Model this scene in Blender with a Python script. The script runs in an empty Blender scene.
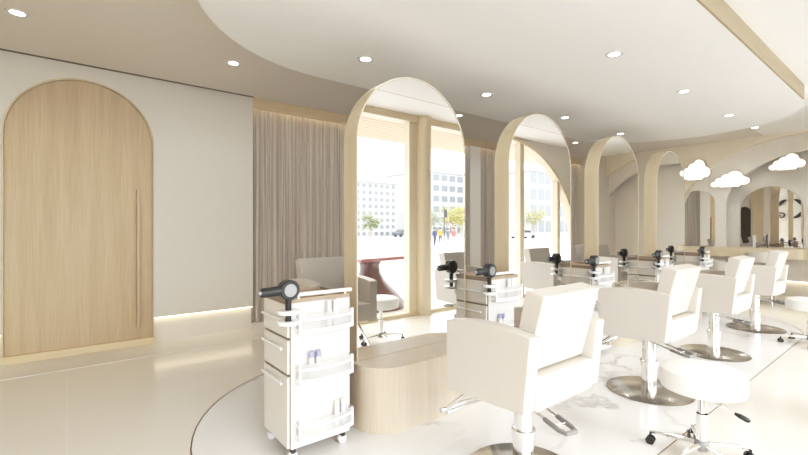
import bpy, bmesh, math, random
from mathutils import Vector, Matrix
random.seed(7)
SC = bpy.context.scene
COL = SC.collection
PI = math.pi

# ------------------------------------------------------------------ materials
def nodes(name):
    m = bpy.data.materials.new(name); m.use_nodes = True
    nt = m.node_tree; nt.nodes.clear()
    return m, nt, nt.nodes.new, nt.links.new

def pbsdf(nt, col, rough, metal=0.0, spec=0.5):
    b = nt.nodes.new('ShaderNodeBsdfPrincipled')
    b.inputs['Base Color'].default_value = (*col, 1)
    b.inputs['Roughness'].default_value = rough
    b.inputs['Metallic'].default_value = metal
    b.inputs['Specular IOR Level'].default_value = spec
    return b

def plain(name, col, rough=0.5, metal=0.0, var=0.03, scale=6.0, spec=0.5, bump=0.0):
    m, nt, N, L = nodes(name)
    b = pbsdf(nt, col, rough, metal, spec)
    o = N('ShaderNodeOutputMaterial'); L(b.outputs[0], o.inputs[0])
    tc = N('ShaderNodeTexCoord'); nz = N('ShaderNodeTexNoise')
    nz.inputs['Scale'].default_value = scale; L(tc.outputs['Object'], nz.inputs['Vector'])
    mx = N('ShaderNodeMix'); mx.data_type = 'RGBA'
    mx.inputs[6].default_value = (*[c*(1-var) for c in col], 1)
    mx.inputs[7].default_value = (*[min(1, c*(1+var)) for c in col], 1)
    L(nz.outputs['Fac'], mx.inputs[0]); L(mx.outputs[2], b.inputs['Base Color'])
    if bump:
        bp = N('ShaderNodeBump'); bp.inputs['Strength'].default_value = bump; bp.inputs['Distance'].default_value = 0.004
        n2 = N('ShaderNodeTexNoise'); n2.inputs['Scale'].default_value = 160; L(tc.outputs['Object'], n2.inputs['Vector'])
        L(n2.outputs['Fac'], bp.inputs['Height']); L(bp.outputs[0], b.inputs['Normal'])
    return m

def wood(name, c1, c2, vertical=True, rough=0.45):
    m, nt, N, L = nodes(name)
    b = pbsdf(nt, c1, rough, 0, 0.35)
    o = N('ShaderNodeOutputMaterial'); L(b.outputs[0], o.inputs[0])
    tc = N('ShaderNodeTexCoord'); mp = N('ShaderNodeMapping')
    mp.inputs['Scale'].default_value = (9, 9, 0.5) if vertical else (9, 0.5, 9)
    L(tc.outputs['Object'], mp.inputs['Vector'])
    n1 = N('ShaderNodeTexNoise'); n1.inputs['Scale'].default_value = 1.2; n1.inputs['Detail'].default_value = 4
    L(mp.outputs[0], n1.inputs['Vector'])
    mp2 = N('ShaderNodeMapping'); mp2.inputs['Scale'].default_value = (60, 60, 1.5) if vertical else (60, 1.5, 60)
    L(tc.outputs['Object'], mp2.inputs['Vector'])
    n2 = N('ShaderNodeTexNoise'); n2.inputs['Scale'].default_value = 2.0; n2.inputs['Detail'].default_value = 3
    L(mp2.outputs[0], n2.inputs['Vector'])
    ad = N('ShaderNodeMath'); ad.operation = 'MULTIPLY_ADD'; ad.inputs[1].default_value = 0.55
    L(n2.outputs['Fac'], ad.inputs[0])
    mu = N('ShaderNodeMath'); mu.operation = 'MULTIPLY'; mu.inputs[1].default_value = 0.5
    L(n1.outputs['Fac'], mu.inputs[0]); L(mu.outputs[0], ad.inputs[2])
    rp = N('ShaderNodeValToRGB')
    rp.color_ramp.elements[0].position = 0.34; rp.color_ramp.elements[0].color = (*c2, 1)
    rp.color_ramp.elements[1].position = 0.66; rp.color_ramp.elements[1].color = (*c1, 1)
    L(ad.outputs[0], rp.inputs[0]); L(rp.outputs[0], b.inputs['Base Color'])
    return m

def emit(name, col, s):
    m, nt, N, L = nodes(name)
    e = N('ShaderNodeEmission'); e.inputs[0].default_value = (*col, 1); e.inputs[1].default_value = s
    o = N('ShaderNodeOutputMaterial'); L(e.outputs[0], o.inputs[0])
    return m

def glassy(name, tint, gloss=0.08, rough=0.0):
    m, nt, N, L = nodes(name)
    t = N('ShaderNodeBsdfTransparent'); t.inputs[0].default_value = (*tint, 1)
    g = N('ShaderNodeBsdfGlossy'); g.inputs['Roughness'].default_value = rough
    mx = N('ShaderNodeMixShader'); mx.inputs[0].default_value = gloss
    o = N('ShaderNodeOutputMaterial')
    L(t.outputs[0], mx.inputs[1]); L(g.outputs[0], mx.inputs[2]); L(mx.outputs[0], o.inputs[0])
    return m

M = {}
M['plaster'] = plain('plaster', (.70, .665, .61), .85, var=.015, scale=2)
M['plaster_cool'] = plain('plaster_cool', (.80, .775, .73), .85, var=.015, scale=2)
M['plaster_tan'] = plain('plaster_tan', (.78, .715, .62), .85, var=.02, scale=2)
M['plaster_cream'] = plain('plaster_cream', (.84, .775, .66), .85, var=.015, scale=2)
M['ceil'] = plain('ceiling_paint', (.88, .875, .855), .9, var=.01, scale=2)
M['ceil_shaded'] = plain('ceiling_paint_shaded', (.74, .705, .65), .9, var=.01, scale=2)  # same ceiling, shade away from the windows put into the colour
M['oak'] = wood('oak', (.64, .555, .425), (.55, .47, .34))
M['oak_bench'] = wood('oak_bench', (.60, .525, .425), (.51, .435, .34))
M['oak_door'] = wood('oak_door', (.60, .49, .345), (.495, .39, .26))
M['oak_pale'] = wood('oak_pale', (.78, .70, .56), (.70, .61, .465))
M['oak_h'] = wood('oak_horizontal', (.74, .62, .43), (.64, .51, .33), False)
M['oak_pale_h'] = wood('oak_pale_horizontal', (.80, .71, .56), (.71, .61, .46), False)
M['taupe'] = plain('taupe_edge', (.34, .27, .20), .5)
M['white'] = plain('white_gloss', (.67, .665, .655), .3, var=.01)
M['white_rail'] = plain('white_enamel', (.80, .80, .795), .25, var=.01)
M['drawer'] = plain('drawer_front', (.70, .665, .615), .35, var=.01)
M['leather'] = plain('cream_leather', (.60, .565, .515), .5, var=.012, scale=12, bump=.05)
M['vinyl'] = plain('white_vinyl', (.84, .83, .80), .4, var=.01)
M['chrome'] = plain('chrome', (.86, .86, .86), .12, 1.0, var=.01)
M['steel'] = plain('brushed_steel', (.48, .46, .43), .22, 1.0, var=.05, scale=20)
M['black'] = plain('black_plastic', (.02, .02, .02), .35)
M['graphite'] = plain('graphite_plastic', (.022, .023, .025), .3, .0)
M['silver'] = plain('silver_grey', (.30, .305, .31), .3, .3)
M['mirror'] = plain('mirror_silver', (.95, .95, .94), 0.0, 1.0, var=.0)
M['frame'] = plain('mirror_edge', (.62, .55, .43), .35)
def mat_acrylic():
    m, nt, N, L = nodes('frosted_acrylic')
    t = N('ShaderNodeBsdfTransparent'); d = N('ShaderNodeBsdfDiffuse'); d.inputs[0].default_value = (.72, .72, .72, 1)
    mx = N('ShaderNodeMixShader'); mx.inputs[0].default_value = .38
    o = N('ShaderNodeOutputMaterial'); L(t.outputs[0], mx.inputs[1]); L(d.outputs[0], mx.inputs[2]); L(mx.outputs[0], o.inputs[0])
    return m
M['acrylic'] = mat_acrylic()
M['glass'] = glassy('window_glass', (.99, .995, .99), .03)
M['curtain_wood'] = M['oak_h']
M['bottle_cap'] = plain('bottle_cap_blue', (.32, .33, .50), .4)
M['bottle_cap_w'] = plain('bottle_cap_cream', (.78, .74, .64), .4)
M['brass'] = plain('brass', (.20, .14, .08), .4, .6)
M['led'] = emit('led_warm', (1.0, .84, .55), 3.5)
M['led_soft'] = emit('led_warm_soft', (1.0, .84, .6), 1.6)
M['cloud'] = emit('cloud_glow', (1.0, .90, .72), 1.15)
M['lamp'] = emit('downlight_glow', (1.0, .96, .9), 7.0)
M['stone'] = plain('grey_stone', (.68, .65, .61), .3, var=.02, scale=3)
M['pink'] = plain('pink_lacquer', (.36, .17, .18), .3)
M['pink_dark'] = plain('maroon_lacquer', (.13, .06, .06), .4)
M['rubber'] = plain('grey_rubber', (.22, .215, .21), .5)

def mat_curtain():
    m, nt, N, L = nodes('sheer_curtain')
    b = pbsdf(nt, (.52, .44, .36), .9, 0, .1)
    t = N('ShaderNodeBsdfTransparent')
    mx = N('ShaderNodeMixShader')
    tc = N('ShaderNodeTexCoord'); w = N('ShaderNodeTexNoise'); w.inputs['Scale'].default_value = 3
    mp = N('ShaderNodeMapping'); mp.inputs['Scale'].default_value = (1, 14, .12); L(tc.outputs['Object'], mp.inputs[0]); L(mp.outputs[0], w.inputs[0])
    rp = N('ShaderNodeValToRGB')
    rp.color_ramp.elements[0].position = .35; rp.color_ramp.elements[0].color = (.56, .50, .44, 1)
    rp.color_ramp.elements[1].position = .65; rp.color_ramp.elements[1].color = (.80, .75, .69, 1)
    L(w.outputs['Fac'], rp.inputs[0]); L(rp.outputs[0], b.inputs['Base Color'])
    mx.inputs[0].default_value = .28
    o = N('ShaderNodeOutputMaterial'); L(b.outputs[0], mx.inputs[1]); L(t.outputs[0], mx.inputs[2]); L(mx.outputs[0], o.inputs[0])
    return m
M['curtain'] = mat_curtain()

def mat_floor():
    m, nt, N, L = nodes('polished_tile')
    b = pbsdf(nt, (.78, .73, .64), .16, 0, .5)
    tc = N('ShaderNodeTexCoord'); br = N('ShaderNodeTexBrick')
    br.offset = 0.0
    br.inputs['Scale'].default_value = 1.0
    br.inputs['Brick Width'].default_value = 1.2; br.inputs['Row Height'].default_value = 1.2
    br.inputs['Mortar Size'].default_value = .0025
    br.inputs['Color1'].default_value = (.71, .678, .62, 1); br.inputs['Color2'].default_value = (.705, .673, .615, 1)
    br.inputs['Mortar'].default_value = (.76, .73, .68, 1)
    L(tc.outputs['Object'], br.inputs['Vector']); L(br.outputs['Color'], b.inputs['Base Color'])
    o = N('ShaderNodeOutputMaterial'); L(b.outputs[0], o.inputs[0])
    return m
M['floor'] = mat_floor()

def mat_marble():
    m, nt, N, L = nodes('white_marble')
    b = pbsdf(nt, (.9, .9, .9), .14, 0, .5)
    tc = N('ShaderNodeTexCoord')
    n0 = N('ShaderNodeTexNoise'); n0.inputs['Scale'].default_value = 1.3; n0.inputs['Detail'].default_value = 6
    L(tc.outputs['Object'], n0.inputs[0])
    ab = N('ShaderNodeMath'); ab.operation = 'SUBTRACT'; ab.inputs[1].default_value = .5; L(n0.outputs['Fac'], ab.inputs[0])
    aa = N('ShaderNodeMath'); aa.operation = 'ABSOLUTE'; L(ab.outputs[0], aa.inputs[0])
    rp = N('ShaderNodeValToRGB')
    rp.color_ramp.elements[0].position = 0.0; rp.color_ramp.elements[0].color = (.42, .41, .40, 1)
    rp.color_ramp.elements[1].position = 0.022; rp.color_ramp.elements[1].color = (.74, .738, .733, 1)
    L(aa.outputs[0], rp.inputs[0])
    n1 = N('ShaderNodeTexNoise'); n1.inputs['Scale'].default_value = .9; n1.inputs['Detail'].default_value = 3; L(tc.outputs['Object'], n1.inputs[0])
    r2 = N('ShaderNodeValToRGB'); r2.color_ramp.elements[0].position = .48; r2.color_ramp.elements[1].position = .64
    L(n1.outputs['Fac'], r2.inputs[0])
    mx = N('ShaderNodeMix'); mx.data_type = 'RGBA'; mx.inputs[6].default_value = (.74, .738, .733, 1)
    L(r2.outputs[0], mx.inputs[0]); L(rp.outputs[0], mx.inputs[7]); L(mx.outputs[2], b.inputs['Base Color'])
    o = N('ShaderNodeOutputMaterial'); L(b.outputs[0], o.inputs[0])
    return m
M['marble'] = mat_marble()

def mat_soffit():
    m, nt, N, L = nodes('slatted_soffit')
    b = pbsdf(nt, (.7, .5, .3), .6)
    tc = N('ShaderNodeTexCoord'); w = N('ShaderNodeTexWave'); w.wave_type = 'BANDS'; w.bands_direction = 'X'
    w.inputs['Scale'].default_value = 2.4; L(tc.outputs['Object'], w.inputs[0])
    rp = N('ShaderNodeValToRGB')
    rp.color_ramp.elements[0].position = .25; rp.color_ramp.elements[0].color = (.42, .27, .16, 1)
    rp.color_ramp.elements[1].position = .45; rp.color_ramp.elements[1].color = (.70, .52, .35, 1)
    L(w.outputs['Fac'], rp.inputs[0]); L(rp.outputs[0], b.inputs['Base Color'])
    o = N('ShaderNodeOutputMaterial'); L(b.outputs[0], o.inputs[0])
    return m
M['soffit'] = mat_soffit()

# ------------------------------------------------------------------ mesh helpers
def obj(name, bm, mat, parent=None, smooth=False, loc=None):
    me = bpy.data.meshes.new(name)
    bmesh.ops.recalc_face_normals(bm, faces=bm.faces)
    bm.to_mesh(me); bm.free()
    mats = mat if isinstance(mat, (list, tuple)) else [mat]
    for k in mats: me.materials.append(k)
    if smooth:
        for p in me.polygons: p.use_smooth = True
        try: me.set_sharp_from_angle(angle=math.radians(40))
        except Exception: pass
    o = bpy.data.objects.new(name, me); COL.objects.link(o)
    if parent: o.parent = parent
    if loc: o.location = loc
    return o

def tag(o, label, cat, group=None, kind=None):
    o['label'] = label; o['category'] = cat
    if group: o['group'] = group
    if kind: o['kind'] = kind
    return o

def thing(name, label, cat, loc=(0, 0, 0), rz=0, group=None):
    o = bpy.data.objects.new(name, None); COL.objects.link(o)
    o.empty_display_size = .1
    o.location = loc; o.rotation_euler = (0, 0, rz)
    return tag(o, label, cat, group)

def struct(name, bm, mat, parent=None, smooth=False):
    o = obj(name, bm, mat, parent, smooth)
    if not parent: o['kind'] = 'structure'
    return o

def copy_tree(o, parent=None):
    c = o.copy(); COL.objects.link(c)
    if parent: c.parent = parent
    for ch in list(o.children): copy_tree(ch, c)
    return c

def BM(): return bmesh.new()

def box(bm, x0, x1, y0, y1, z0, z1, bev=0.0, seg=2, mi=0):
    vs = [bm.verts.new((x, y, z)) for z in (z0, z1) for y in (y0, y1) for x in (x0, x1)]
    F = [(0, 2, 3, 1), (4, 5, 7, 6), (0, 1, 5, 4), (2, 6, 7, 3), (0, 4, 6, 2), (1, 3, 7, 5)]
    fs = [bm.faces.new([vs[i] for i in f]) for f in F]
    for f in fs: f.material_index = mi
    if bev:
        es = list({e for f in fs for e in f.edges})
        r = bmesh.ops.bevel(bm, geom=es, offset=bev, segments=seg, profile=.5, affect='EDGES')
        for f in r['faces']: f.material_index = mi
    return fs

def prism(bm, pts, axis, a, b, bev=0.0, seg=2, mi=0):
    """pts 2D; axis 'x': pts are (y,z); 'y': (x,z); 'z': (x,y); extruded a..b"""
    def mk(p, t):
        if axis == 'x': return (t, p[0], p[1])
        if axis == 'y': return (p[0], t, p[1])
        return (p[0], p[1], t)
    A = [bm.verts.new(mk(p, a)) for p in pts]; B = [bm.verts.new(mk(p, b)) for p in pts]
    n = len(pts)
    fs = [bm.faces.new(A), bm.faces.new(B[::-1])]
    for i in range(n):
        fs.append(bm.faces.new((A[i], A[(i+1) % n], B[(i+1) % n], B[i])))
    for f in fs: f.material_index = mi
    if bev:
        es = list({e for f in fs for e in f.edges})
        bmesh.ops.bevel(bm, geom=es, offset=bev, segments=seg, profile=.5, affect='EDGES')
    return fs

def tube(bm, pts, r, n=10, closed=False, mi=0, cap=True):
    P = [Vector(p) for p in pts]; rings = []
    m = len(P)
    up = None
    for i in range(m):
        if closed: d = (P[(i+1) % m]-P[i-1]).normalized()
        else: d = (P[min(i+1, m-1)]-P[max(i-1, 0)]).normalized()
        if up is None:
            up = Vector((0, 0, 1)) if abs(d.z) < .9 else Vector((1, 0, 0))
        s = d.cross(up).normalized(); up2 = s.cross(d).normalized(); up = up2
        rr = r[i] if isinstance(r, (list, tuple)) else r
        rings.append([bm.verts.new(P[i] + s*math.cos(2*PI*k/n)*rr + up2*math.sin(2*PI*k/n)*rr) for k in range(n)])
    for i in range(m if closed else m-1):
        A, B = rings[i], rings[(i+1) % m]
        for k in range(n):
            f = bm.faces.new((A[k], A[(k+1) % n], B[(k+1) % n], B[k])); f.material_index = mi
    if cap and not closed:
        bm.faces.new(rings[0]).material_index = mi; bm.faces.new(rings[-1][::-1]).material_index = mi

def lathe(bm, prof, n=32, c=(0, 0, 0), axis='z', mi=0):
    rings = []
    for (r, h) in prof:
        ring = []
        if r < 1e-5:
            p = (0, 0, h); ring = [p]
        else:
            ring = [(r*math.cos(2*PI*k/n), r*math.sin(2*PI*k/n), h) for k in range(n)]
        out = []
        for (x, y, z) in ring:
            if axis == 'x': x, y, z = z, x, y
            elif axis == 'y': x, y, z = y, z, x
            out.append(bm.verts.new((x+c[0], y+c[1], z+c[2])))
        rings.append(out)
    for A, B in zip(rings[:-1], rings[1:]):
        if len(A) == 1 and len(B) == 1: continue
        for k in range(n):
            k2 = (k+1) % n
            if len(A) == 1: f = bm.faces.new((A[0], B[k2], B[k]))
            elif len(B) == 1: f = bm.faces.new((A[k], A[k2], B[0]))
            else: f = bm.faces.new((A[k], A[k2], B[k2], B[k]))
            f.material_index = mi

def arch(y0, y1, zb, zt, n=28, flat=1.0):
    """arched outline (a,z), round top"""
    c = (y0+y1)/2; r = (y1-y0)/2; h = r*flat
    pts = [(y0, zb), (y1, zb)]
    for k in range(n+1):
        a = PI*k/n
        pts.append((c+r*math.cos(a), zt-h+h*math.sin(a)))
    return pts

def stadium(cx, ya, yb, rx, rya, ryb, n=30):
    pts = []
    for k in range(n+1):
        a = PI + PI*k/n
        pts.append((cx+rx*math.cos(a), ya+rya*math.sin(a)))
    for k in range(n+1):
        a = PI*k/n
        pts.append((cx+rx*math.cos(a), yb+ryb*math.sin(a)))
    return pts

# ------------------------------------------------------------------ camera
f_px = 425.0
cam = bpy.data.cameras.new('camera'); co = bpy.data.objects.new('camera', cam); COL.objects.link(co)
cam.sensor_width = 36; cam.lens = f_px/808*36; cam.clip_start = .01; cam.clip_end = 400
TH = math.atan(536.0/f_px)
co.location = (0, 0, 1.25); co.rotation_euler = (PI/2, 0, TH)
SC.camera = co

# ------------------------------------------------------------------ setting
XW = .10; YN = -2.1; YF = 9.5; YB = 9.95; XL = -5.25; XLL = -5.85; HC = 2.85; XJ = -3.25
MX = -2.30
bm = BM(); box(bm, XLL, XW+.06, YN-.1, YB+.1, -.12, 0); struct('floor', bm, M['floor'])
bm = BM(); box(bm, XLL, -1.9, YN-.1, YB+.1, HC, HC+.12); struct('ceiling', bm, M['ceil_shaded'])  # ceiling split in two so this side can be coloured as shaded
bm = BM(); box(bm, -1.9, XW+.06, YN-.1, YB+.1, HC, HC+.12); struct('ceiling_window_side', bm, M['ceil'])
# dropped oval ceiling panel with wood fascia
oval = stadium(-2.33, 1.885, 6.48, 1.37, 1.37, 1.37)
bm = BM(); prism(bm, oval, 'z', 2.69, HC-.001); struct('ceiling_panel', bm, M['ceil'])
# wood fascia strip on the straight side
bm = BM(); box(bm, -.96, -.945, 1.885, 6.48, 2.69, HC-.001); struct('trim_1', bm, wood('oak_fascia', (.44, .36, .25), (.36, .29, .19), False))
# inlaid marble island and brass edge
bm = BM(); prism(bm, oval, 'z', .0, .003); struct('floor_marble', bm, M['marble'])
bm = BM()
o1 = stadium(-2.33, 1.885, 6.48, 1.373, 1.373, 1.373); o0 = stadium(-2.33, 1.885, 6.48, 1.366, 1.366, 1.366)
n = len(o1)
A = [bm.verts.new((*p, .0042)) for p in o1]; B = [bm.verts.new((*p, .0042)) for p in o0]
for i in range(n): bm.faces.new((A[i], A[(i+1) % n], B[(i+1) % n], B[i]))
struct('trim_2', bm, M['brass'])
# low stone platforms
bm = BM(); box(bm, XLL, -4.76, YN, YF, 0, .004); box(bm, XLL, XJ, YF, YB, 0, .0041); struct('trim_3', bm, M['stone'])
bm = BM(); box(bm, XJ, XW, 9.36, YB, 0, .045); struct('trim_4', bm, M['stone'])

# left wall: plastered panel with arched door recess
d0, d1 = -.465, .735
dz = 2.715
ar = arch(d0, d1, .28, dz)
pts = [(YN, .28)] + [(d0, .28)] + [p for p in ar[2:]][::-1] + [(d1, .28)] + [(1.79, .28), (1.79, HC), (YN, HC)]
bm = BM(); prism(bm, pts, 'x', XL-.10, XL); struct('wall_left', bm, M['plaster'])
bm = BM(); box(bm, XL-.22, XL-.10, YN, 1.79, .0042, HC); box(bm, XL-.10, XL-.06, YN, d0, .0042, .26); box(bm, XL-.10, XL-.06, d1, 1.79, .0042, .26)
struct('wall_left_back', bm, M['plaster'])
bm = BM()
for a, b in ((YN, d0), (d1, 1.79)): box(bm, XL-.058, XL-.02, a, b, .268, .279)
struct('trim_5', bm, M['led'])
bm = BM(); box(bm, XL, XL+.04, YN, 1.79, HC-.004, HC-.0005); struct('trim_41', bm, plain('painted_shade', (.22, .18, .14), .9))  # added strip; its dark brown stands for the shade where ceiling meets wall
# door
dr = thing('door_1', 'tall arched oak door with a long vertical wooden pull in the left wall', 'door', (0, 0, 0)); dr['kind'] = 'structure'
bm = BM(); prism(bm, arch(d0+.012, d1-.012, .075, dz-.012), 'x', XL-.095, XL-.045); obj('door_leaf', bm, M['oak_door'], dr)
bm = BM()
A_ = arch(d0, d1, .06, dz); B_ = arch(d0+.014, d1-.014, .06, dz-.014)
pp = A_[1:]+[A_[0]]; qq = B_[1:]+[B_[0]]
for xa, in ((XL-.004,),):
    va = [bm.verts.new((xa, *p)) for p in pp]; vb = [bm.verts.new((xa, *p)) for p in qq]
    vc = [bm.verts.new((XL-.095, *p)) for p in pp]; vd = [bm.verts.new((XL-.095, *p)) for p in qq]
    for i in range(len(pp)-1):
        bm.faces.new((va[i], va[i+1], vb[i+1], vb[i])); bm.faces.new((vb[i], vb[i+1], vd[i+1], vd[i])); bm.faces.new((va[i], va[i+1], vc[i+1], vc[i]))
obj('door_frame', bm, M['oak'], dr)
bm = BM(); box(bm, XL-.095, XL+.012, d0, d1, .0045, .075); obj('door_sill', bm, M['oak_h'], dr)
bm = BM(); box(bm, XL-.046, XL+.005, .575, .605, .19, 1.65, .004); obj('door_handle', bm, M['oak_door'], dr)

# curtained bay on the left: valance, cove light, back wall, shelves
bm = BM(); box(bm, XLL-.1, XLL, YN, YB, 0, HC); struct('wall_left_bay', bm, M['plaster_tan'])
bm = BM(); box(bm, XL-.03, XL, 1.79, YF, 2.72, HC); struct('trim_6', bm, M['oak_h'])
bm = BM(); box(bm, XL-.10, XL-.045, 1.80, YF, 2.76, 2.80); struct('trim_7', bm, M['led_soft'])
bm = BM(); box(bm, XL-.20, XL-.02, 1.79, YF, .0045, .06); struct('baseboard_left', bm, M['stone'])
bm = BM(); box(bm, XL-.16, XL+.02, 5.66, 5.94, .06, 2.72); struct('trim_8', bm, M['plaster_cool'])
def curtain(y0, y1, label, zt=2.80):
    bm = BM(); n = int((y1-y0)/.009); rows = [.065, .6, 1.4, 2.2, zt]
    grid = []
    ph = random.random()*6
    for z in rows:
        k = (z-.065)/2.7
        r = []
        for i in range(n+1):
            y = y0+(y1-y0)*i/n
            a = .026*math.sin(2*PI*y/.105+ph+.8*math.sin(y*5)) + .010*math.sin(2*PI*y/.043+1.3*math.sin(y*3+k))
            r.append(bm.verts.new((XL-.095+a*(1-.35*k), y+.006*math.sin(y*9+k*2), z)))
        grid.append(r)
    for A, B in zip(grid[:-1], grid[1:]):
        for i in range(n): bm.faces.new((A[i], A[i+1], B[i+1], B[i]))
    return tag(obj('curtain', bm, M['curtain'], smooth=True), label, 'curtain', 'sheer curtains along the left wall')
curtain(1.80, 5.65, 'long sheer taupe curtain beside the arched oak door wall')
curtain(5.95, 9.45, 'sheer taupe curtain beyond the white pilaster at the far left')
sh = thing('shelf_unit', 'wooden shelf unit glimpsed behind the sheer taupe curtain', 'shelf', (XLL, 0, .004))
bm = BM(); box(bm, .0, .02, 1.85, 5.6, 0, 2.3); obj('back_panel', bm, M['plaster_tan'], sh)
for z in (.45, 1.0, 1.42, 1.68, 1.95, 2.28):
    bm = BM(); box(bm, .02, .30, 1.85, 5.6, z-.015, z+.015); obj('shelf', bm, M['oak_pale_h'], sh)
for y in (1.85, 3.1, 4.35, 5.57):
    bm = BM(); box(bm, .02, .30, y, y+.03, 0, 2.3); obj('upright', bm, M['oak'], sh)

# near wall behind the camera: alternating plaster and oak panels with a backlit ring emblem
bm = BM(); box(bm, XLL, XW, YN-.1, YN, 0, HC); struct('wall_back', bm, M['plaster'])
k = 0
for a, b in ((-4.80, -4.40), (-4.08, -3.92), (-3.72, -3.43), (-3.1, -2.9), (-2.6, -2.4)):
    bm = BM(); box(bm, a, b, YN, YN+.05, .0451 if b < -4.76 else 0.003, HC); struct('trim_%d' % (9+k), bm, M['oak']); k += 1
d2 = thing('door_2', 'dark brown arched doorway in the near wall, seen in the niche mirror', 'door', (0, YN, 0)); d2['kind'] = 'structure'
bm = BM(); prism(bm, arch(-5.22, -4.82, .046, 2.1), 'y', .001, .03); obj('door_leaf', bm, plain('dark_walnut', (.05, .038, .03), .5), d2)
lg = thing('ring_emblem', 'broken dark ring emblem with a small letter, reflected in the wide niche mirror', 'emblem', (-1.02, YN+.081, 1.98))
for (px, pz) in ((.27, .24), (-.27, .24), (-.25, -.27), (.33, -.26)):
    bm = BM(); box(bm, px-.012, px+.012, -.0795, -.031, pz-.012, pz+.012); obj('wall_mount', bm, M['black'], lg)
bm = BM()
def arcband(bm, r0, r1, a0, a1, y0, y1, taper=True, n=24):
    top = []
    for i in range(n+1):
        t = i/n; a = a0+(a1-a0)*t
        w = math.sin(PI*t)**.6 if taper else 1
        m_ = (r0+r1)/2; h = (r1-r0)/2*max(w, .08)
        top.append((m_-h, m_+h, a))
    for i in range(n):
        (p0, p1, a), (q0, q1, b) = top[i], top[i+1]
        v = []
        for (r, an) in ((p0, a), (p1, a), (q1, b), (q0, b)):
            v.append((r*math.cos(an), r*math.sin(an)))
        for yy in (y0, y1):
            bm.faces.new([bm.verts.new((x, yy, z)) for x, z in v])
        for j in range(4):
            x, z = v[j]; x2, z2 = v[(j+1) % 4]
            bm.faces.new([bm.verts.new(c) for c in ((x, y0, z), (x2, y0, z2), (x2, y1, z2), (x, y1, z))])
bm.free()
for a0, a1 in ((.25, 1.25), (1.85, 2.95), (3.35, 4.5)):
    bm = BM(); arcband(bm, .30, .42, a0, a1, -.03, .02); obj('ring_stroke', bm, M['black'], lg)
bm = BM(); arcband(bm, .075, .11, .7, 5.9, -.03, .02, False)
for f in list(bm.faces): pass
bmesh.ops.translate(bm, verts=bm.verts, vec=(.27, 0, -.25)); box(bm, .29, .38, -.03, .02, -.28, -.245); obj('letter', bm, M['black'], lg)

# right side wall: glazed front with a rounded far end
yc, zc, rr = 6.0, .5, 2.35
ZT = HC
arc = [(yc+rr*math.sin(PI/2*i/30), zc+rr*math.cos(PI/2*i/30)) for i in range(31)]
ye = yc+rr
pts = [(yc, ZT+.001)] + arc[1:] + [(ye, 0), (YB, 0), (YB, ZT+.001)]
bm = BM(); prism(bm, pts, 'x', XW-.02, XW+.10); struct('wall_right', bm, M['plaster_cool'])
bm = BM()
ring = [(yc-.0, zc+rr)] + arc + [(ye, zc*.5), (ye, 0)]
ri = [(yc, zc+rr-.06)] + [(yc+(rr-.06)*math.sin(PI/2*i/30), zc+(rr-.06)*math.cos(PI/2*i/30)) for i in range(31)] + [(ye-.06, zc*.5), (ye-.06, 0)]
for xa, xb in ((XW-.05, XW+.11),):
    for i in range(len(ring)-1):
        q = [ring[i], ring[i+1], ri[i+1], ri[i]]
        for x in (xa, xb): bm.faces.new([bm.verts.new((x, *p)) for p in q])
        bm.faces.new([bm.verts.new(c) for c in ((xa, *ri[i]), (xa, *ri[i+1]), (xb, *ri[i+1]), (xb, *ri[i]))])
        bm.faces.new([bm.verts.new(c) for c in ((xa, *ring[i]), (xa, *ring[i+1]), (xb, *ring[i+1]), (xb, *ring[i]))])
box(bm, XW-.05, XW+.11, YN, yc, HC-.10, HC)
box(bm, XW-.05, XW+.11, YN, ye, 0, .045)
struct('trim_20', bm, M['oak_pale_h'])
muls = [(-1.15, .05), (.55, .05), (2.2, .05), (3.87, .07), (5.2, .0), (6.42, .06), (7.6, .05)]
k = 21
for (y, w) in muls:
    if w == 0: continue
    zt = HC-.1 if y < yc else zc+math.sqrt(max(0, (rr-.05)**2-(y-yc)**2))
    bm = BM(); box(bm, XW-.03, XW+.09, y-w, y+w, .045, zt); struct('trim_%d' % k, bm, M['oak_pale']); k += 1
bm = BM(); lathe(bm, [(.11, .0), (.11, HC)], 32, (XW-.04, 4.06, 0)); struct('column', bm, M['oak_pale'], smooth=True)
ys = [YN, -1.15, .55, 2.2, 3.87, 6.42]
for i in range(len(ys)-1):
    bm = BM(); box(bm, XW+.04, XW+.046, ys[i], ys[i+1], .045, HC-.1); struct('window_%d' % (i+1), bm, M['glass'])
def arcpane(a, b):
    P = [(a, .045), (b, .045)]
    for i in range(13):
        y = b+(a-b)*i/12; P.append((y, zc+math.sqrt(max(0, (rr-.06)**2-(y-yc)**2)) if y > yc else HC-.1))
    return P
for i, (a, b) in enumerate(((6.42, 7.6), (7.6, ye-.07))):
    bm = BM(); prism(bm, arcpane(a, b), 'x', XW+.04, XW+.046); struct('window_%d' % (i+6), bm, M['glass'])

# far wall with the big arched niche
cx, rx, rz, zs = -1.3, 1.95, 1.42, 1.40
def vault(n=40):
    out = []
    for i in range(n+1):
        a = PI - PI*i/n
        x = cx+rx*math.cos(a); z = zs+rz*math.sin(a)
        if x > XW-.02: break
        out.append((x, z))
    return out
va = vault()
zr = zs+rz*math.sqrt(1-((XW-.02-cx)/rx)**2)
va.append((XW-.02, zr))
pts = [(XLL, 0), (XJ, 0)] + va + [(XW-.02, HC), (XLL, HC)]
bm = BM(); prism(bm, pts, 'y', YF, YF+.15); struct('wall_far', bm, M['plaster_cream'])
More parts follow.
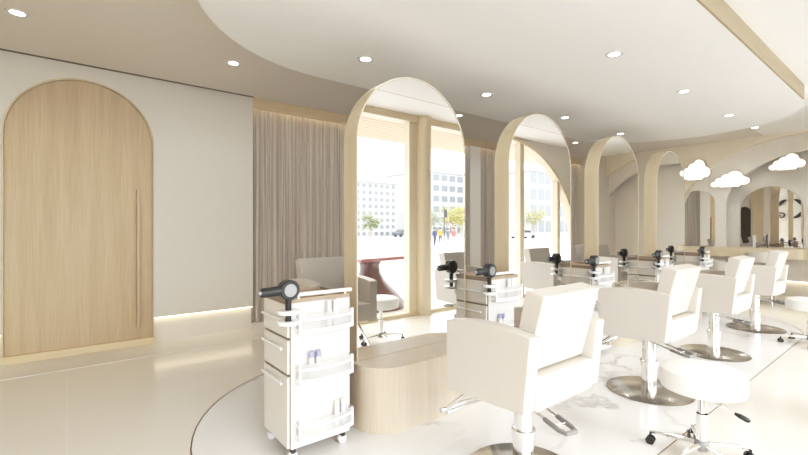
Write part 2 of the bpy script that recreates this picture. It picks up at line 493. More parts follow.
# second, smaller arch layer
icx, irx, irz, izs = -1.157, 1.33, .91, 1.645
ia = []
for i in range(41):
    a = PI-PI*i/40; x = icx+irx*math.cos(a)
    if x > XW-.02: break
    ia.append((x, izs+irz*math.sin(a)))
ia.append((XW-.02, izs+irz*math.sqrt(1-((XW-.02-icx)/irx)**2)))
bm = BM(); prism(bm, [(XJ-.2, .31), (icx-irx, .31)] + ia + [(XW-.02, HC), (XJ-.2, HC)], 'y', YF+.151, YF+.26); struct('wall_niche', bm, plain('plaster_sand', (.80, .77, .72), .85))
bm = BM(); box(bm, XJ-.2, icx-irx, YF+.20, YF+.26, 0, .30); struct('trim_39', bm, M['stone'])
bm = BM(); box(bm, XLL, XW+.1, YB, YB+.12, .31, HC); struct('wall_far_back', bm, M['plaster_cool'])
bm = BM(); box(bm, XLL, XW+.1, YB+.05, YB+.12, 0, .31); struct('trim_38', bm, M['stone'])
bm = BM(); box(bm, icx-irx, XW-.02, YB+.005, YB+.04, .295, .308); struct('trim_30', bm, M['led'])
# niche wall mirrors
wm = thing('wall_mirror', 'narrow arched wall mirror below the first cloud, partly behind the fourth mirror station', 'mirror', (0, YF+.149, 0))
bm = BM(); prism(bm, arch(-3.235, -2.655, .895, 1.97, flat=.85), 'y', -.015, 0); obj('mirror_backing', bm, M['frame'], wm)
bm = BM(); prism(bm, arch(-3.229, -2.661, .90, 1.964, flat=.85), 'y', -.018, -.0155); obj('mirror_glass', bm, M['mirror'], wm)
wm2 = thing('wall_mirror', 'arched wall mirror on the back wall of the niche, reflecting the ring emblem', 'mirror', (0, YB-.002, 0))
bm = BM(); prism(bm, arch(-2.328, -1.458, .885, 1.99), 'y', -.025, 0); obj('mirror_backing', bm, M['frame'], wm2)
bm = BM(); prism(bm, arch(-2.322, -1.464, .89, 1.984), 'y', -.029, -.026); obj('mirror_glass', bm, M['mirror'], wm2)
# counter
ct = thing('salon_counter', 'long floating pale oak counter running along the back of the niche', 'counter', (0, 0, 0))
bm = BM(); pts = [(XJ+.003, 9.42), (-1.46, 9.42), (-1.39, 9.44), (-1.355, 9.51), (-1.355, YB-.003), (icx-irx+.003, YB-.003), (icx-irx+.003, YF+.148), (XJ+.003, YF+.148)]
prism(bm, pts, 'z', .72, .884); obj('counter_top', bm, M['oak_pale_h'], ct)
def post_lamp(x, y, label):
    t = thing('table_lamp', label, 'lamp', (x, y, .8845))
    bm = BM(); box(bm, -.045, .045, -.035, .035, 0, .012, .003); obj('base', bm, M['white'], t)
    bm = BM(); box(bm, -.020, .020, -.016, .016, .012, .235, .006); obj('post', bm, M['white'], t)
    bm = BM(); tube(bm, [(.03+.16*math.sin(a)*1.0, -.01, .012+.05*math.sin(a*2)) for a in [i*PI/2/8 for i in range(9)]], .006, 8); obj('cable', bm, M['pink_dark'], t)
    return t
post_lamp(-2.03, 9.46, 'slim white post lamp standing upright on the oak counter')
# clouds
def cloud(x, y, z, w, h, label, back, ry=0):
    t = thing('cloud_light', label, 'light', (x, y, z), ry, 'glowing cloud lights hanging in the niche')
    bm = BM()
    circ = [(-.41, -.15, .115), (-.27, -.01, .125), (-.08, .10, .145), (.15, .15, .20), (.38, -.06, .16), (-.02, -.17, .14), (.18, -.16, .14), (-.2, -.17, .12), (.05, 0, .2), (.25, .05, .15)]
    # silhouette by polar ray casting on the union of discs
    pts = []
    for i in range(120):
        a = 2*PI*i/120; dx, dz_ = math.cos(a), math.sin(a); best = 0
        for (c0, c1, r) in circ:
            c1 = c1-.0
            b_ = c0*dx+c1*dz_; q = c0*c0+c1*c1-r*r; D = b_*b_-q
            if D > 0: best = max(best, b_+math.sqrt(D))
        pts.append((best*dx*w, max(best*dz_, -.285)*h))
    prism(bm, pts, 'y', -.02, .02); obj('diffuser', bm, M['cloud'], t)
    bm = BM(); prism(bm, [(p[0]*1.035, p[1]*1.05) for p in pts], 'y', .021, .055); obj('backing', bm, M['taupe'], t)
    bm = BM(); box(bm, -.06, .06, .0555, back-.001, -.04, .06); obj('wall_mount', bm, M['plaster_cool'], t)
    return t
cloud(-2.92, 9.42, 2.33, .46, .60, 'glowing cloud light at the left, partly behind the fourth arched mirror', .08)
cloud(-2.415, 9.58, 2.125, .55, .45, 'glowing cloud light in the middle of the three, between the two niche mirrors', .07)
cloud(-1.62, 9.58, 2.35, .44, .42, 'glowing cloud light at the far right, above the back wall mirror', .367)

# ------------------------------------------------------------------ downlights
def make_downlight():
    t = thing('downlight', '', 'downlight')
    bm = BM(); lathe(bm, [(.046, -.004), (.066, -.006), (.070, -.001), (.070, .0)], 28); obj('trim_ring', bm, M['white'], t, True)
    bm = BM(); lathe(bm, [(0, -.003), (.046, -.003)], 24); obj('diffuser', bm, M['lamp'], t)
    return t
dl = make_downlight(); first = True
spots = []
rowname = ['nearest', 'second', 'third', 'fourth']
for i, y in enumerate((2.0, 3.56, 5.11, 6.66)):
    spots.append((-3.05, y, 2.69, 'round ceiling downlight above the %s arched mirror' % ['first and largest', 'second', 'third', 'fourth'][i]))
    spots.append((-1.68, y, 2.69, 'round ceiling downlight above the %s near-side salon chair' % ['first', 'second', 'third', 'fourth'][i]))
nm = ['above the arched oak door, top left corner', 'between the arched door and the oval ceiling panel', 'just left of the first arched mirror top', 'just right of the first arched mirror top', 'hidden behind the second arched mirror top', 'just left of the third arched mirror top']
for i in range(6): spots.append((-4.27, -.29+1.56*i, HC, 'recessed downlight in the outer ceiling ' + nm[i]))
spots.append((-1.84, 8.63, HC, 'recessed downlight in the ceiling just before the niche arch'))
for (x, y, z, lab) in spots:
    o = dl if first else copy_tree(dl); first = False
    o.location = (x, y, z); o['label'] = lab; o['group'] = 'ceiling downlights'
    L = bpy.data.lights.new('downlight_lamp', 'SPOT'); L.energy = 30 if y > 8 else 9 if x > -4 else 6; L.spot_size = 2.7; L.spot_blend = 1.0; L.color = (1, .965, .92); L.shadow_soft_size = .05
    lo = bpy.data.objects.new('downlight_lamp', L); COL.objects.link(lo); lo.location = (0, 0, -.012); lo.parent = o

# ------------------------------------------------------------------ mirror stations
def make_station():
    t = thing('mirror_station', '', 'mirror station', group='arched mirror stations')
    # local: x=0 is the centre of the panel, y=0 its middle
    bm = BM(); prism(bm, arch(-.495, .495, .40, 2.30, 40), 'x', -.072, .072); obj('arch_panel', bm, M['oak'], t, True)
    for s in (-1, 1):
        bm = BM(); a, b = (.0725, .0745) if s > 0 else (-.0745, -.0725)
        prism(bm, arch(-.487, .487, .402, 2.292, 40), 'x', a, b); mg = obj('mirror_glass', bm, M['mirror'], t)
        bm = BM()
        P = arch(-.495, .495, .40, 2.30, 40); Q = arch(-.489, .489, .40, 2.294, 40)
        P = P[1:]+[P[0]]; Q = Q[1:]+[Q[0]]
        x = s*.078
        for i in range(len(P)-1):
            bm.faces.new([bm.verts.new(c) for c in ((x, *P[i]), (x, *P[i+1]), (x, *Q[i+1]), (x, *Q[i]))])
            bm.faces.new([bm.verts.new(c) for c in ((x, *Q[i]), (x, *Q[i+1]), (s*.072, *Q[i+1]), (s*.072, *Q[i]))])
            bm.faces.new([bm.verts.new(c) for c in ((x, *P[i]), (x, *P[i+1]), (s*.072, *P[i+1]), (s*.072, *P[i]))])
        obj('mirror_frame', bm, M['frame'], t)
    # bench: capsule-cornered plinth
    bm = BM(); R = .22; hx, hy = .335, .53; P = []
    for (sx, sy, a0) in ((1, 1, 0), (-1, 1, PI/2), (-1, -1, PI), (1, -1, 1.5*PI)):
        for k in range(11):
            a = a0+PI/2*k/10; P.append((sx*(hx-R)+R*math.cos(a), sy*(hy-R)+R*math.sin(a)))
    prism(bm, P, 'z', .003, .40); obj('bench', bm, M['oak_bench'], t, True)
    return t
st = make_station()
labs = ['tall arched oak mirror on a rounded bench, first and nearest of the row',
        'second arched oak mirror station, behind the first near-side chair',
        'third arched oak mirror station, behind the second near-side chair',
        'fourth arched oak mirror station, the one nearest the cloud niche']
SY = [1.935+1.53*k for k in range(4)]
for k in range(4):
    o = st if k == 0 else copy_tree(st)
    o.location = (MX-.075, SY[k], 0); o['label'] = labs[k]

# ------------------------------------------------------------------ styling chair
def make_chair():
    t = thing('styling_chair', '', 'chair', group=None)
    # local: +x is the back of the chair, faces -x
    for s in (-1, 1):
        bm = BM()
        top = []
        P = [(-.235, .437), (.225, .46), (.260, .788)]
        n = 10
        for i in range(1, n): 
            u = i/n; P.append((.260-.498*u, .788+.020*math.sin(PI*u)))
        P += [(-.238, .785)]
        y0, y1 = (.235, .312) if s > 0 else (-.312, -.235)
        prism(bm, P, 'y', y0, y1, .005, 2); obj('armrest', bm, M['leather'], t)
    bm = BM(); box(bm, -.25, .238, -.234, .234, .452, .60, .010, 3); obj('seat', bm, M['leather'], t)
    bm = BM(); P = [(.10, .605), (.185, .61), (.275, .955), (.180, .975)]
    prism(bm, P, 'y', -.2345, .2345, .006, 2); obj('backrest', bm, M['leather'], t)
    bm = BM(); lathe(bm, [(.0, .455), (.075, .455), (.075, .44), (.046, .435), (.046, .22)], 24); lathe(bm, [(.053, .225), (.053, .015)], 24); po = obj('pole', bm, M['chrome'], t, True)
    bm = BM(); lathe(bm, [(.054, .20), (.060, .20), (.060, .235), (.046, .237)], 24); obj('collar', bm, M['chrome'], po, True)
    bm = BM(); lathe(bm, [(0, .003), (.292, .003), (.295, .008), (.285, .016), (.06, .020), (0, .020)], 64); obj('base_plate', bm, M['steel'], t, True)
    # pump pedal: U-shaped rod behind the seat
    bm = BM()
    rot = Matrix.Rotation(math.radians(-16), 3, 'Z')
    tube(bm, [rot @ Vector(p) for p in [(.03, -.035, .39), (.12, -.035, .38), (.26, -.035, .362), (.26, .035, .362), (.12, .035, .38), (.03, .035, .39)]], .007, 8)
    pd = obj('pump_pedal', bm, M['chrome'], t, True)
    bm = BM(); tube(bm, [rot @ Vector(p) for p in [(.20, -.038, .370), (.29, -.038, .359), (.325, -.026, .356), (.325, .026, .356), (.29, .038, .359), (.20, .038, .370)]], .0115, 8); obj('pedal_grip', bm, M['rubber'], pd, True)
    # footrest
    bm = BM()
    for y in (-.15, .15):
        box(bm, -.008, .008, y-.012, y+.012, 0, .001)
    bm.clear()
    for y in (-.15, .15):
        tube(bm, [(-.14, y, .46), (-.30, y, .33), (-.40, y, .24)], .011, 8)
    tube(bm, [(-.405, -.19, .238), (-.405, .19, .238)], .014, 8); tube(bm, [(-.375, -.17, .232), (-.375, .17, .232)], .010, 8)
    obj('footrest', bm, M['chrome'], t, True)
    return t
ch = make_chair()
nears = [(-1.31, 1.81), (-1.385, 3.49), (-1.395, 5.03), (-1.42, 6.67)]
nl = ['cream leather salon chair in front of the first arched mirror, nearest to the viewer',
      'cream leather salon chair in front of the second arched mirror, beside the round stool',
      'cream leather salon chair in front of the third arched mirror, behind the second chair',
      'cream leather salon chair furthest to the right, before the fourth arched mirror']
for k, (x, y) in enumerate(nears):
    o = ch if k == 0 else copy_tree(ch)
    o.location = (x, y, .0); o['label'] = nl[k]; o['group'] = 'near row of salon chairs'
fl = ['cream salon chair behind the first arched mirror, seen past the front trolley',
      'cream salon chair on the far side of the second arched mirror',
      'cream salon chair on the far side of the third arched mirror',
      'cream salon chair on the far side of the fourth arched mirror']
for k in range(4):
    o = copy_tree(ch); o.location = (-3.36, SY[k]-.08, 0); o.rotation_euler = (0, 0, PI); o['label'] = fl[k]; o['group'] = 'far row of salon chairs'

# ------------------------------------------------------------------ caster stools
def make_stool():
    t = thing('rolling_stool', '', 'stool')
    bm = BM(); lathe(bm, [(0, .372), (.17, .372), (.192, .380), (.20, .40), (.20, .455), (.192, .478), (.165, .49), (0, .493)], 48); obj('seat', bm, M['vinyl'], t, True)
    bm = BM(); lathe(bm, [(.017, .372), (.017, .24)], 20); lathe(bm, [(.026, .245), (.026, .085)], 20); obj('post', bm, M['chrome'], t, True)
    bm = BM(); lathe(bm, [(0, .05), (.034, .05), (.038, .07), (.034, .10), (.027, .105)], 20); obj('hub', bm, M['silver'], t, True)
    for k in range(5):
        a = 2*PI*k/5+math.radians(190); c, s = math.cos(a), math.sin(a)
        bm = BM(); tube(bm, [(c*.03, s*.03, .08), (c*.15, s*.15, .078), (c*.25, s*.25, .070)], [.014, .012, .009], 8); lg_ = obj('leg', bm, M['chrome'], t, True)
        bm = BM(); tube(bm, [(c*.245, s*.245, .072), (c*.245, s*.245, .03)], .007, 8)
        for q in (-1, 1):
            m0 = Vector((c*.245-s*q*.010, s*.245+c*q*.010, .0235)); m1 = m0+Vector((-s*q*.013, c*q*.013, 0))
            tube(bm, [m0, m1], .0225, 16)
        obj('caster', bm, M['black'], lg_, True)
    bm = BM(); tube(bm, [(.01, -.01, .345), (.12, -.12, .352), (.19, -.105, .325)], .0045, 8); lv = obj('lever', bm, M['chrome'], t, True)
    bm = BM(); tube(bm, [(.17, -.11, .333), (.19, -.106, .325), (.222, -.10, .313), (.23, -.098, .310)], [.006, .012, .012, .005], 10); obj('lever_knob', bm, M['black'], lv, True)
    return t
s1 = make_stool(); s1.location = (-.80, 2.69, 0); s1['label'] = 'round white stool on casters in the foreground, beside the second chair'; s1['group'] = 'rolling stools'
s2 = copy_tree(s1); s2.location = (-.86, 6.2, 0); s2.rotation_euler = (0, 0, .3); s2['label'] = 'rolling stool cut off by the right edge, by the fourth chair'

# ------------------------------------------------------------------ trolley
def make_trolley():
    t = thing('salon_trolley', '', 'trolley', group='white salon trolleys')
    # local: origin at floor centre; drawers face -y, baskets face +x; half sizes
    hx, hy = .178, .182
    bm = BM(); box(bm, -hx, hx-.008, -hy+.004, hy, .07, .845)
    obj('cabinet', bm, M['taupe'], t)
    bm = BM(); box(bm, hx-.008, hx, -hy+.006, hy, .07, .845, .002); obj('side_panel', bm, M['white'], t)
    bm = BM(); box(bm, -hx, hx, -hy, hy, .846, .852)
    box(bm, -hx, -hx+.01, -hy, hy, .852, .868); box(bm, hx-.01, hx, -hy, hy, .852, .868); box(bm, -hx+.01, hx-.01, -hy, -hy+.01, .852, .868); box(bm, -hx+.01, hx-.01, hy-.01, hy, .852, .868)
    obj('top_tray', bm, M['taupe'], t)
    bm = BM(); tube(bm, [(hx-.004, -hy+.02, .888), (hx-.004, hy+.01, .888)], .011, 12)
    for y in (-hy+.05, hy-.03): tube(bm, [(hx-.004, y, .866), (hx-.004, y, .888)], .006, 8)
    obj('rail', bm, M['white_rail'], t, True)
    for (z0, z1, hz) in ((.662, .835, .755), (.468, .648, .60), (.075, .453, .415)):
        bm = BM(); box(bm, -hx+.006, hx-.012, -hy-.010, -hy+.004, z0, z1, .003); d = obj('drawer', bm, M['drawer'], t)
        bm = BM(); tube(bm, [(-hx+.03, -hy-.028, hz), (hx-.05, -hy-.028, hz)], .0075, 10)
        for x in (-hx+.07, hx-.10): tube(bm, [(x, -hy-.008, hz), (x, -hy-.028, hz)], .005, 8)
        obj('handle', bm, M['white_rail'], d, True)
    for zb in (.685, .42, .12):
        ya, yb = -hy+.030, hy-.004
        plan = [(hx+.001, ya), (hx+.045, ya)]
        for k in range(1, 9):
            u = k/9; plan.append((hx+.045+.030*math.sin(PI*u), ya+(yb-ya)*u))
        plan += [(hx+.045, yb), (hx+.001, yb)]
        inner = [(hx+.001, ya+.007), (hx+.040, ya+.007)] + [(x-.006, max(min(y, yb-.007), ya+.007)) for x, y in plan[2:-2]] + [(hx+.040, yb-.007), (hx+.001, yb-.007)]
        def band(z0, z1):
            n = len(plan)
            for i in range(n-1):
                a, b, c, d = plan[i], plan[i+1], inner[i+1], inner[i]
                vs = [[bm.verts.new((*p, z)) for p in (a, b, c, d)] for z in (z0, z1)]
                bm.faces.new(vs[0]); bm.faces.new(vs[1])
                for q in range(4): bm.faces.new((vs[0][q], vs[0][(q+1) % 4], vs[1][(q+1) % 4], vs[1][q]))
        bm = BM(); prism(bm, plan, 'z', zb, zb+.008); band(zb+.008, zb+.024); band(zb+.068, zb+.082)
        for (x, y) in ((hx+.045, ya+.006), (hx+.045, yb-.006)): box(bm, x-.008, x+.004, y-.006, y+.006, zb+.002, zb+.106)
        b = obj('basket', bm, M['white_rail'], t)
        bm = BM()
        mid = [((p[0]+q[0])/2, (p[1]+q[1])/2) for p, q in zip(plan, inner)]
        for (p, q) in zip(mid[:-1], mid[1:]):
            bm.faces.new([bm.verts.new(c) for c in ((*p, zb+.01), (*q, zb+.01), (*q, zb+.105), (*p, zb+.105))])
        obj('acrylic_panel', bm, M['acrylic'], b)
    # dryer holder at the front corner: two flat ring plates
    bm = BM(); hc = (hx+.030, -hy-.022, 0)
    for z in (.745, .80):
        lathe(bm, [(.021, z), (.055, z), (.058, z+.004), (.058, z+.016), (.055, z+.020), (.021, z+.020), (.021, z)], 28, hc)
    box(bm, hx+.0005, hx+.010, -hy+.004, -hy+.028, .745, .818)
    obj('dryer_holder', bm, M['white_rail'], t, True)
    for sx in (-1, 1):
        for sy in (-1, 1):
            x, y = sx*(hx-.03), sy*(hy-.03)
            bm = BM(); tube(bm, [(x, y, .07), (x, y, .045)], .009, 8); box(bm, x-.011, x+.011, y-.016, y+.012, .036, .056, .003); c = obj('caster', bm, M['black'], t, True)
            bm = BM(); tube(bm, [(x-.010, y-.004, .0245), (x+.010, y-.004, .0245)], .0245, 18); obj('wheel', bm, M['white_rail'], c, True)
    return t
def make_dryer():
    t = thing('hair_dryer', '', 'hair dryer', group='hair dryers in trolley holders')
    # local origin at holder centre at z of holder; handle goes through the holder
    bm = BM(); lathe(bm, [(0, -.03), (.040, -.03), (.053, -.022), (.053, .022), (.047, .028), (0, .028)], 32, (0, 0, .105), 'x'); h = obj('motor_housing', bm, M['graphite'], t, True)
    bm = BM(); lathe(bm, [(.0, .0295), (.033, .0295), (.033, .031), (.0, .031)], 28, (0, 0, .105), 'x'); obj('intake_disc', bm, M['silver'], h, True)
    bm = BM(); tube(bm, [(0, -.03, .105), (0, -.06, .104), (0, -.138, .101), (0, -.143, .101)], [.029, .026, .024, .020], 18); b = obj('barrel', bm, M['graphite'], t, True)
    bm = BM(); tube(bm, [(0, -.141, .101), (0, -.158, .100)], [.012, .010], 12); obj('nozzle', bm, M['silver'], b, True)
    bm = BM(); tube(bm, [(0, 0, .07), (0, .0, .03), (0, 0, -.065)], [.019, .016, .0145], 14); obj('handle', bm, M['graphite'], t, True)
    return t
def make_bottle(cap):
    t = thing('bottle', '', 'bottle', group='bottles in trolley baskets')
    bm = BM(); lathe(bm, [(0, 0), (.015, 0), (.0165, .004), (.0165, .105), (.013, .115), (.012, .12), (0, .12)], 18); obj('bottle_body', bm, M['white'], t, True)
    bm = BM(); lathe(bm, [(0, .12), (.014, .12), (.014, .148), (.012, .152), (0, .152)], 16); obj('cap', bm, cap, t, True)
    return t
tr = make_trolley(); dy = make_dryer(); bt = {'w': make_bottle(M['white']), 'b': make_bottle(M['bottle_cap']), 'c': make_bottle(M['bottle_cap_w'])}
used = set()
tl = ['white three-drawer salon trolley in the foreground, left of the first arched mirror',
      'white salon trolley between the first and second arched mirrors',
      'white salon trolley between the second and third arched mirrors',
      'white salon trolley between the third and fourth arched mirrors',
      'white salon trolley past the fourth arched mirror, nearest the niche']
TX = -2.306; TY = [1.103, 2.685, 4.235, 5.77, 7.29]
ordn = ['foreground trolley', 'trolley after the first mirror', 'trolley after the second mirror', 'trolley after the third mirror', 'trolley nearest the niche']
shelf = ['top', 'middle', 'bottom']
for k in range(5):
    o = tr if k == 0 else copy_tree(tr); o.location = (TX, TY[k], .003); o['label'] = tl[k]
    d = dy if k == 0 else copy_tree(dy); d.location = (TX+.208, TY[k]-.204, .8215); d['label'] = 'dark grey hair dryer in the holder of the ' + ordn[k]
    sets = [('w', .035, .6965, 0), ('b', -.07, .4315, 1), ('c', .085, .1315, 2)]
    if k >= 2: sets = sets[:1]
    elif k == 1: sets = sets[:2]
    for (kind, yy, z, s) in sets:
        for j in range(2):
            src = bt[kind]
            b = src if kind not in used else copy_tree(src); used.add(kind)
            b.location = (TX+.178+.0235, TY[k]+yy+.04*j, z)
            side = ('left', 'right')[j]
            cap = {'w': 'white', 'b': 'blue-capped white', 'c': 'cream-capped white'}[kind]
            b['label'] = '%s bottle, %s one in the %s basket of the %s' % (cap, side, shelf[s], ordn[k])

# ------------------------------------------------------------------ tub chairs at the counter
def tub_chair(x, y, rz, label, seat_z):
    t = thing('tub_chair', label, 'chair', (x, y, .0), rz, 'rounded chairs at the oak counter')
    bm = BM(); lathe(bm, [(0, .30), (.20, .30), (.215, .32), (.215, .40), (.20, .42), (0, .425)], 32); obj('seat', bm, M['leather'], t, True)
    bm = BM(); n = 20; rows = []
    for i in range(n+1):
        a = -PI*.15+PI*1.3*i/n
        u = math.sin(PI*i/n); h = .36+.32*u**.7*seat_z
        sec = [(.22, .28), (.27, .28), (.28, .28+h*.6), (.265, .30+h), (.225, .30+h), (.218, .28+h*.6)]
        rows.append([bm.verts.new((r*math.cos(a), r*math.sin(a), z-.0)) for r, z in sec])
    for A, B in zip(rows[:-1], rows[1:]):
        for k in range(6): bm.faces.new((A[k], A[(k+1) % 6], B[(k+1) % 6], B[k]))
    bm.faces.new(rows[0]); bm.faces.new(rows[-1][::-1])
    obj('backrest', bm, M['leather'], t, True)
    for k in range(4):
        a = PI/4+k*PI/2
        bm = BM(); tube(bm, [(.13*math.cos(a), .13*math.sin(a), .30), (.18*math.cos(a), .18*math.sin(a), .0)], [.018, .012], 10); obj('leg', bm, M['chrome'], t, True)
    return t
tub_chair(-1.80, 9.0, PI, 'cream rounded tub chair at the counter, seen between the third and fourth chairs', .62)
tub_chair(-2.33, 8.9, PI*.7, 'cream tub chair at the counter corner, mostly hidden behind the third chair', .05)

# ------------------------------------------------------------------ exterior seen in the mirrors
bm = BM(); box(bm, XW+.1, 2.4, -8, 16, -.5, -.02); struct('terrace', bm, plain('terrace_stone', (.6, .6, .59), .6))
bm = BM(); box(bm, XW+.1, 160, -90, 200, -.8, -.5); struct('ground', bm, plain('plaza_paving', (.42, .42, .425), .8, var=.06, scale=.4))
bm = BM(); box(bm, XW+.12, 2.3, -6, 14, 2.98, 3.1); struct('soffit', bm, M['soffit'])
bm = BM(); box(bm, XW+.02, XW+.2, -6, 14, HC-.0, 3.4); struct('wall_outside_top', bm, M['plaster_cool'])
# pink table
pt = thing('outdoor_table', 'deep pink outdoor table with a flared pedestal, seen through the window in the first mirror', 'table', (1.15, 3.95, -.02))
bm = BM(); prism(bm, [(-.45, -.55), (.35, -.60), (.50, .45), (-.25, .52)], 'z', .745, .80, .006); obj('table_top', bm, M['pink'], pt)
bm = BM(); lathe(bm, [(.20, .745), (.16, .66), (.17, .55), (.24, .42), (.40, .26), (.55, .10), (.60, .0)], 32, (0, -.1, 0)); obj('pedestal', bm, M['pink_dark'], pt, True)

def building(x, y, rz, w, h, dep, nx, nz, wm_, gm, label, ww=.55, wh=.6):
    t = thing('street_building', label, 'building', (x, y, -.5), rz)
    bm = BM(); box(bm, 0, dep, -w/2, w/2, 0, h); obj('facade', bm, wm_, t)
    bm = BM(); box(bm, -.3, dep+.3, -w/2-.3, w/2+.3, h, h+.5); obj('roof', bm, wm_, t)
    cw, chh = w/nx, h/nz
    bm = BM(); box(bm, -.06, .0, -cw*ww/2, cw*ww/2, 0, chh*wh); w0 = None
    for i in range(nx):
        for j in range(nz):
            if w0 is None:
                w0 = obj('window', bm, gm, t); q = w0
            else:
                q = w0.copy(); COL.objects.link(q)
            q.location = (0, -w/2+cw*(i+.5), chh*(j+.25))
    return t
bw = plain('pale_facade', (.36, .36, .36), .8); bg = plain('dim_window', (.15, .155, .165), .3); bg2 = plain('blue_window', (.15, .165, .18), .3)
building(60, 44, 0, 10.5, 10.0, 12, 8, 8, bw, bg, 'white apartment block with small dark windows, in the left of the first mirror', .5, .5)
building(62, 64, 0, 12, 13.5, 14, 5, 6, bw, bg2, 'pale office block with wide windows, beyond the people in the first mirror', .7, .55)
building(48, 88, 0, 26, 13.5, 14, 10, 4, bw, bg2, 'long pale glazed office building seen in the second mirror', .75, .7)

def tree(x, y, h, r, cols, label):
    t = thing('tree', label, 'tree', (x, y, -.5), 0, 'autumn trees across the plaza')
    bm = BM(); tube(bm, [(0, 0, 0), (.05, .05, h*.35), (0, .1, h*.6)], [.16, .12, .06], 8)
    for a in range(5):
        tube(bm, [(0, .05, h*.4), (math.cos(a*1.3)*r*.5, math.sin(a*1.3)*r*.5, h*.7)], [.06, .02], 6)
    obj('trunk', bm, M['taupe'], t)
    bm = BM()
    for c in range(16):
        a = random.random()*2*PI; q = random.random()**.5*r*.75
        cc = Vector((q*math.cos(a), q*math.sin(a), h*(.45+.45*random.random())))
        for l in range(70):
            d = Vector((random.gauss(0, 1), random.gauss(0, 1), random.gauss(0, .8)))*r*.22
            p = cc+d; s = .10+.08*random.random()
            u = Vector((random.gauss(0, 1), random.gauss(0, 1), random.gauss(0, 1))).normalized(); v = u.orthogonal().normalized()
            f = bm.faces.new([bm.verts.new(p+u*s), bm.verts.new(p+v*s*.6), bm.verts.new(p-u*s), bm.verts.new(p-v*s*.6)])
            f.material_index = random.randrange(2)
    obj('foliage', bm, cols, t)
yl = [plain('leaf_yellow', (.30, .26, .06), .7), plain('leaf_olive', (.16, .16, .05), .7)]
gr = [plain('leaf_green', (.12, .15, .06), .7), plain('leaf_sage', (.2, .21, .1), .7)]
tree(38, 42.5, 5.2, 2.3, yl, 'yellow autumn tree just right of the people in the first mirror')
tree(42, 42.0, 5.0, 2.2, gr, 'green tree behind the people in the first mirror')
tree(44, 50.5, 5.4, 2.4, yl, 'yellow-green tree at the right edge of the first mirror view')
tree(40, 65.0, 5.6, 2.6, yl, 'yellow tree at the left edge of the second mirror view')
tree(52, 38.0, 4.0, 1.6, gr, 'small green tree at the foot of the white apartment block')

def person(x, y, rz, top, legs, hair, stride, label, h=1.74):
    t = thing('person', label, 'person', (x, y, -.5), rz, 'pedestrians on the plaza')
    s = h/1.74
    V = {'pel': (0, 0, .95), 'ch': (0, .0, 1.28), 'nk': (0, 0, 1.48), 'hd': (0, .02, 1.60), 'tp': (0, .02, 1.70),
         'sl': (-.18, 0, 1.42), 'el': (-.23, -.03, 1.15), 'wl': (-.22, .06, .92), 'hl': (-.21, .08, .84),
         'sr': (.18, 0, 1.42), 'er': (.23, .02, 1.15), 'wr': (.22, -.02, .92), 'hr': (.21, -.02, .84),
         'pl': (-.09, 0, .90), 'kl': (-.10, stride*.5, .50), 'al': (-.10, stride*.6, .09), 'tl': (-.11, stride*.6+.16, .035),
         'pr': (.09, 0, .90), 'kr': (.10, -stride*.3, .50), 'ar': (.10, -stride, .09), 'tr': (.11, -stride+.16, .035)}
    Rd = {'pel': .15, 'ch': .165, 'nk': .065, 'hd': .10, 'tp': .085, 'sl': .075, 'el': .052, 'wl': .036, 'hl': .035, 'sr': .075, 'er': .052, 'wr': .036, 'hr': .035,
          'pl': .10, 'kl': .07, 'al': .045, 'tl': .04, 'pr': .10, 'kr': .07, 'ar': .045, 'tr': .04}
    E = [('pel', 'ch'), ('ch', 'nk'), ('nk', 'hd'), ('hd', 'tp'), ('ch', 'sl'), ('sl', 'el'), ('el', 'wl'), ('wl', 'hl'), ('ch', 'sr'), ('sr', 'er'), ('er', 'wr'), ('wr', 'hr'),
         ('pel', 'pl'), ('pl', 'kl'), ('kl', 'al'), ('al', 'tl'), ('pel', 'pr'), ('pr', 'kr'), ('kr', 'ar'), ('ar', 'tr')]
    ks = list(V); me = bpy.data.meshes.new('body')
    me.from_pydata([[c*s for c in V[k]] for k in ks], [(ks.index(a), ks.index(b)) for a, b in E], [])
    tmp = bpy.data.objects.new('body_tmp', me); COL.objects.link(tmp)
    tmp.modifiers.new('skin', 'SKIN')
    if not me.skin_vertices: me.attributes.new('skin', 'FLOAT', 'POINT')
    sv = me.skin_vertices[0].data
    for i, k in enumerate(ks): sv[i].radius = (Rd[k]*s, Rd[k]*s*.85); sv[i].use_root = (k == 'pel')
    tmp.modifiers.new('sub', 'SUBSURF').levels = 1
    dg = bpy.context.evaluated_depsgraph_get(); dg.update()
    m2 = bpy.data.meshes.new_from_object(tmp.evaluated_get(dg)); m2.name = 'body'
    bpy.data.objects.remove(tmp)
    m2.materials.clear()
    for mt in (legs, top, M['skin']): m2.materials.append(mt)
    for p in m2.polygons:
        z = p.center.z/s; ax = abs(p.center.x)/s
        p.material_index = 2 if (z > 1.50 or (z < .90 and ax > .185)) else (1 if z > .92 else 0)
        p.use_smooth = True
    o = bpy.data.objects.new('body', m2); COL.objects.link(o); o.parent = t
    bm = BM(); lathe(bm, [(.10*s, 1.60*s), (.112*s, 1.66*s), (.095*s, 1.74*s), (.05*s, 1.775*s), (0, 1.78*s)], 16, (0, -.01, 0)); obj('hair', bm, hair, t, True)
    return t
M['skin'] = plain('skin', (.42, .26, .18), .6)
hb = plain('dark_hair', (.03, .025, .02), .6)
def cloth(n, c): return plain(n, c, .8)
person(24.6, 26.8, PI/2, cloth('navy_coat', (.05, .06, .11)), cloth('dark_trousers', (.05, .05, .07)), hb, .10, 'person in a dark navy coat walking, leftmost of the group in the first mirror')
person(26.5, 29.3, PI/2+.4, cloth('orange_jacket', (.55, .24, .04)), cloth('black_trousers', (.03, .03, .035)), hb, .05, 'person in an orange jacket and black trousers, in the first mirror')
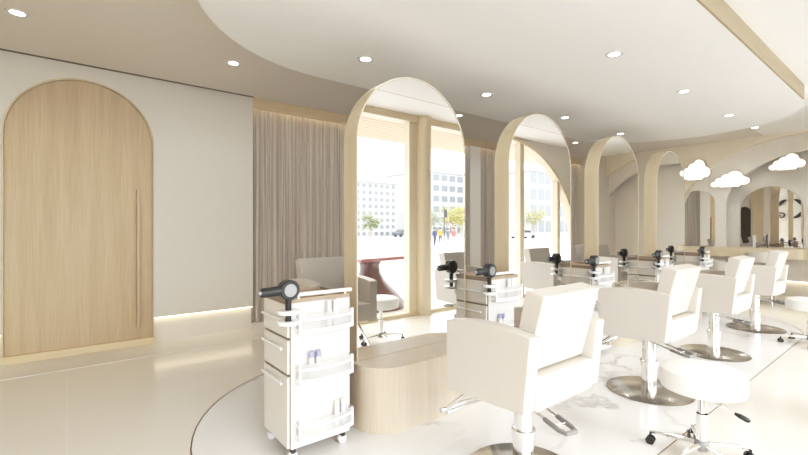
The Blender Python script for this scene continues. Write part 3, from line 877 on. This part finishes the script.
person(25, 28.9, PI/2-.3, cloth('grey_coat', (.13, .13, .15)), cloth('grey_trousers', (.12, .12, .14)), hb, .12, 'person in a grey coat beside the one in red, in the first mirror', 1.68)
person(24.2, 28.9, PI/2, cloth('red_top', (.32, .10, .09)), cloth('pale_jeans', (.30, .33, .40)), hb, .10, 'person in a dusty red top and pale jeans, rightmost in the first mirror')
def car(x, y, rz, col, label):
    t = thing('car', label, 'car', (x, y, -.5), rz, 'parked cars across the plaza')
    P = [(-2.1, .3), (-2.1, .75), (-1.3, .9), (-.8, 1.4), (.7, 1.4), (1.4, .92), (2.05, .78), (2.1, .3)]
    bm = BM(); prism(bm, P, 'y', -.85, .85, .05, 2); obj('car_body', bm, col, t, True)
    bm = BM()
    for s in (-.856, .856): prism(bm, [(-1.1, .95), (-.72, 1.33), (.62, 1.33), (1.1, .95)], 'y', s-.004, s+.004)
    obj('side_window', bm, M['black'], t)
    for wx in (-1.3, 1.3):
        for wy in (-.8, .8):
            bm = BM(); tube(bm, [(wx, wy-.1, .32), (wx, wy+.1, .32)], .32, 18); obj('wheel', bm, M['black'], t, True)
car(56, 48, PI/2, plain('dark_car', (.10, .10, .12), .3), 'dark car parked in front of the white apartment block')
car(36, 56, PI/2+.2, plain('grey_car', (.30, .31, .33), .3), 'grey car standing on the plaza in the second mirror view')
ts = thing('traffic_light', 'traffic light on a pole behind the people in the first mirror', 'traffic light', (30, 33.2, -.5))
bm = BM(); tube(bm, [(0, 0, 0), (0, 0, 3.9)], .06, 10); obj('pole', bm, M['graphite'], ts)
bm = BM(); box(bm, -.35, -.08, -.16, .16, 2.9, 3.75, .03); obj('signal_head', bm, M['black'], ts)

# ------------------------------------------------------------------ light
w = bpy.data.worlds.new('world'); SC.world = w; w.use_nodes = True
nt = w.node_tree; nt.nodes.clear()
bgN = nt.nodes.new('ShaderNodeBackground'); ow = nt.nodes.new('ShaderNodeOutputWorld')
bgN.inputs[0].default_value = (.95, .975, 1.0, 1); bgN.inputs[1].default_value = 4.2
nt.links.new(bgN.outputs[0], ow.inputs[0])
# soft window light (large lamps just outside the glass)
def area(name, loc, rot, sx, sy, e, col=(1, .97, .92)):
    L = bpy.data.lights.new(name, 'AREA'); L.shape = 'RECTANGLE'; L.size = sx; L.size_y = sy; L.energy = e; L.color = col
    o = bpy.data.objects.new(name, L); COL.objects.link(o); o.location = loc; o.rotation_euler = rot
    return o
sun = bpy.data.lights.new('sun', 'SUN'); sun.energy = 3.2; sun.angle = math.radians(32); sun.color = (1, .99, .98)
so = bpy.data.objects.new('sun', sun); COL.objects.link(so)
so.rotation_euler = Vector((-1, -.12, -.80)).to_track_quat('-Z', 'Y').to_euler(); so.location = (6, 3, 6)
pl = area('window_portal', (XW+.13, 3.1, 1.42), (0, PI/2, 0), 2.8, 10.4, 1); pl.data.cycles.is_portal = True
vs = SC.view_settings
vs.view_transform = 'Standard'; vs.look = 'None'; vs.exposure = 0.0; vs.gamma = 1.0
EXPO = 0.50
vs.exposure = EXPO
vs.use_curve_mapping = True
cm = vs.curve_mapping
cm.use_clip = True; cm.clip_min_x = 0; cm.clip_min_y = 0; cm.clip_max_x = 8; cm.clip_max_y = 1.0; cm.extend = 'HORIZONTAL'
cv = cm.curves[3]
PTS = [(0, 0), (.12, .115), (.4, .43), (.8, .72), (1.4, .86), (2.4, .95), (4.0, .99), (6.0, 1.0), (8.0, 1.0)]
cv.points[0].location = PTS[0]; cv.points[1].location = PTS[-1]
for p in PTS[1:-1]: cv.points.new(*p)
for p in cv.points: p.handle_type = 'AUTO_CLAMPED'
cm.update()
SC.cycles.max_bounces = 12; SC.cycles.diffuse_bounces = 6; SC.cycles.glossy_bounces = 6; SC.cycles.transparent_max_bounces = 12
SC.cycles.sample_clamp_indirect = 6.0
SC.cycles.use_denoising = True
SC.cycles.caustics_reflective = False; SC.cycles.caustics_refractive = False
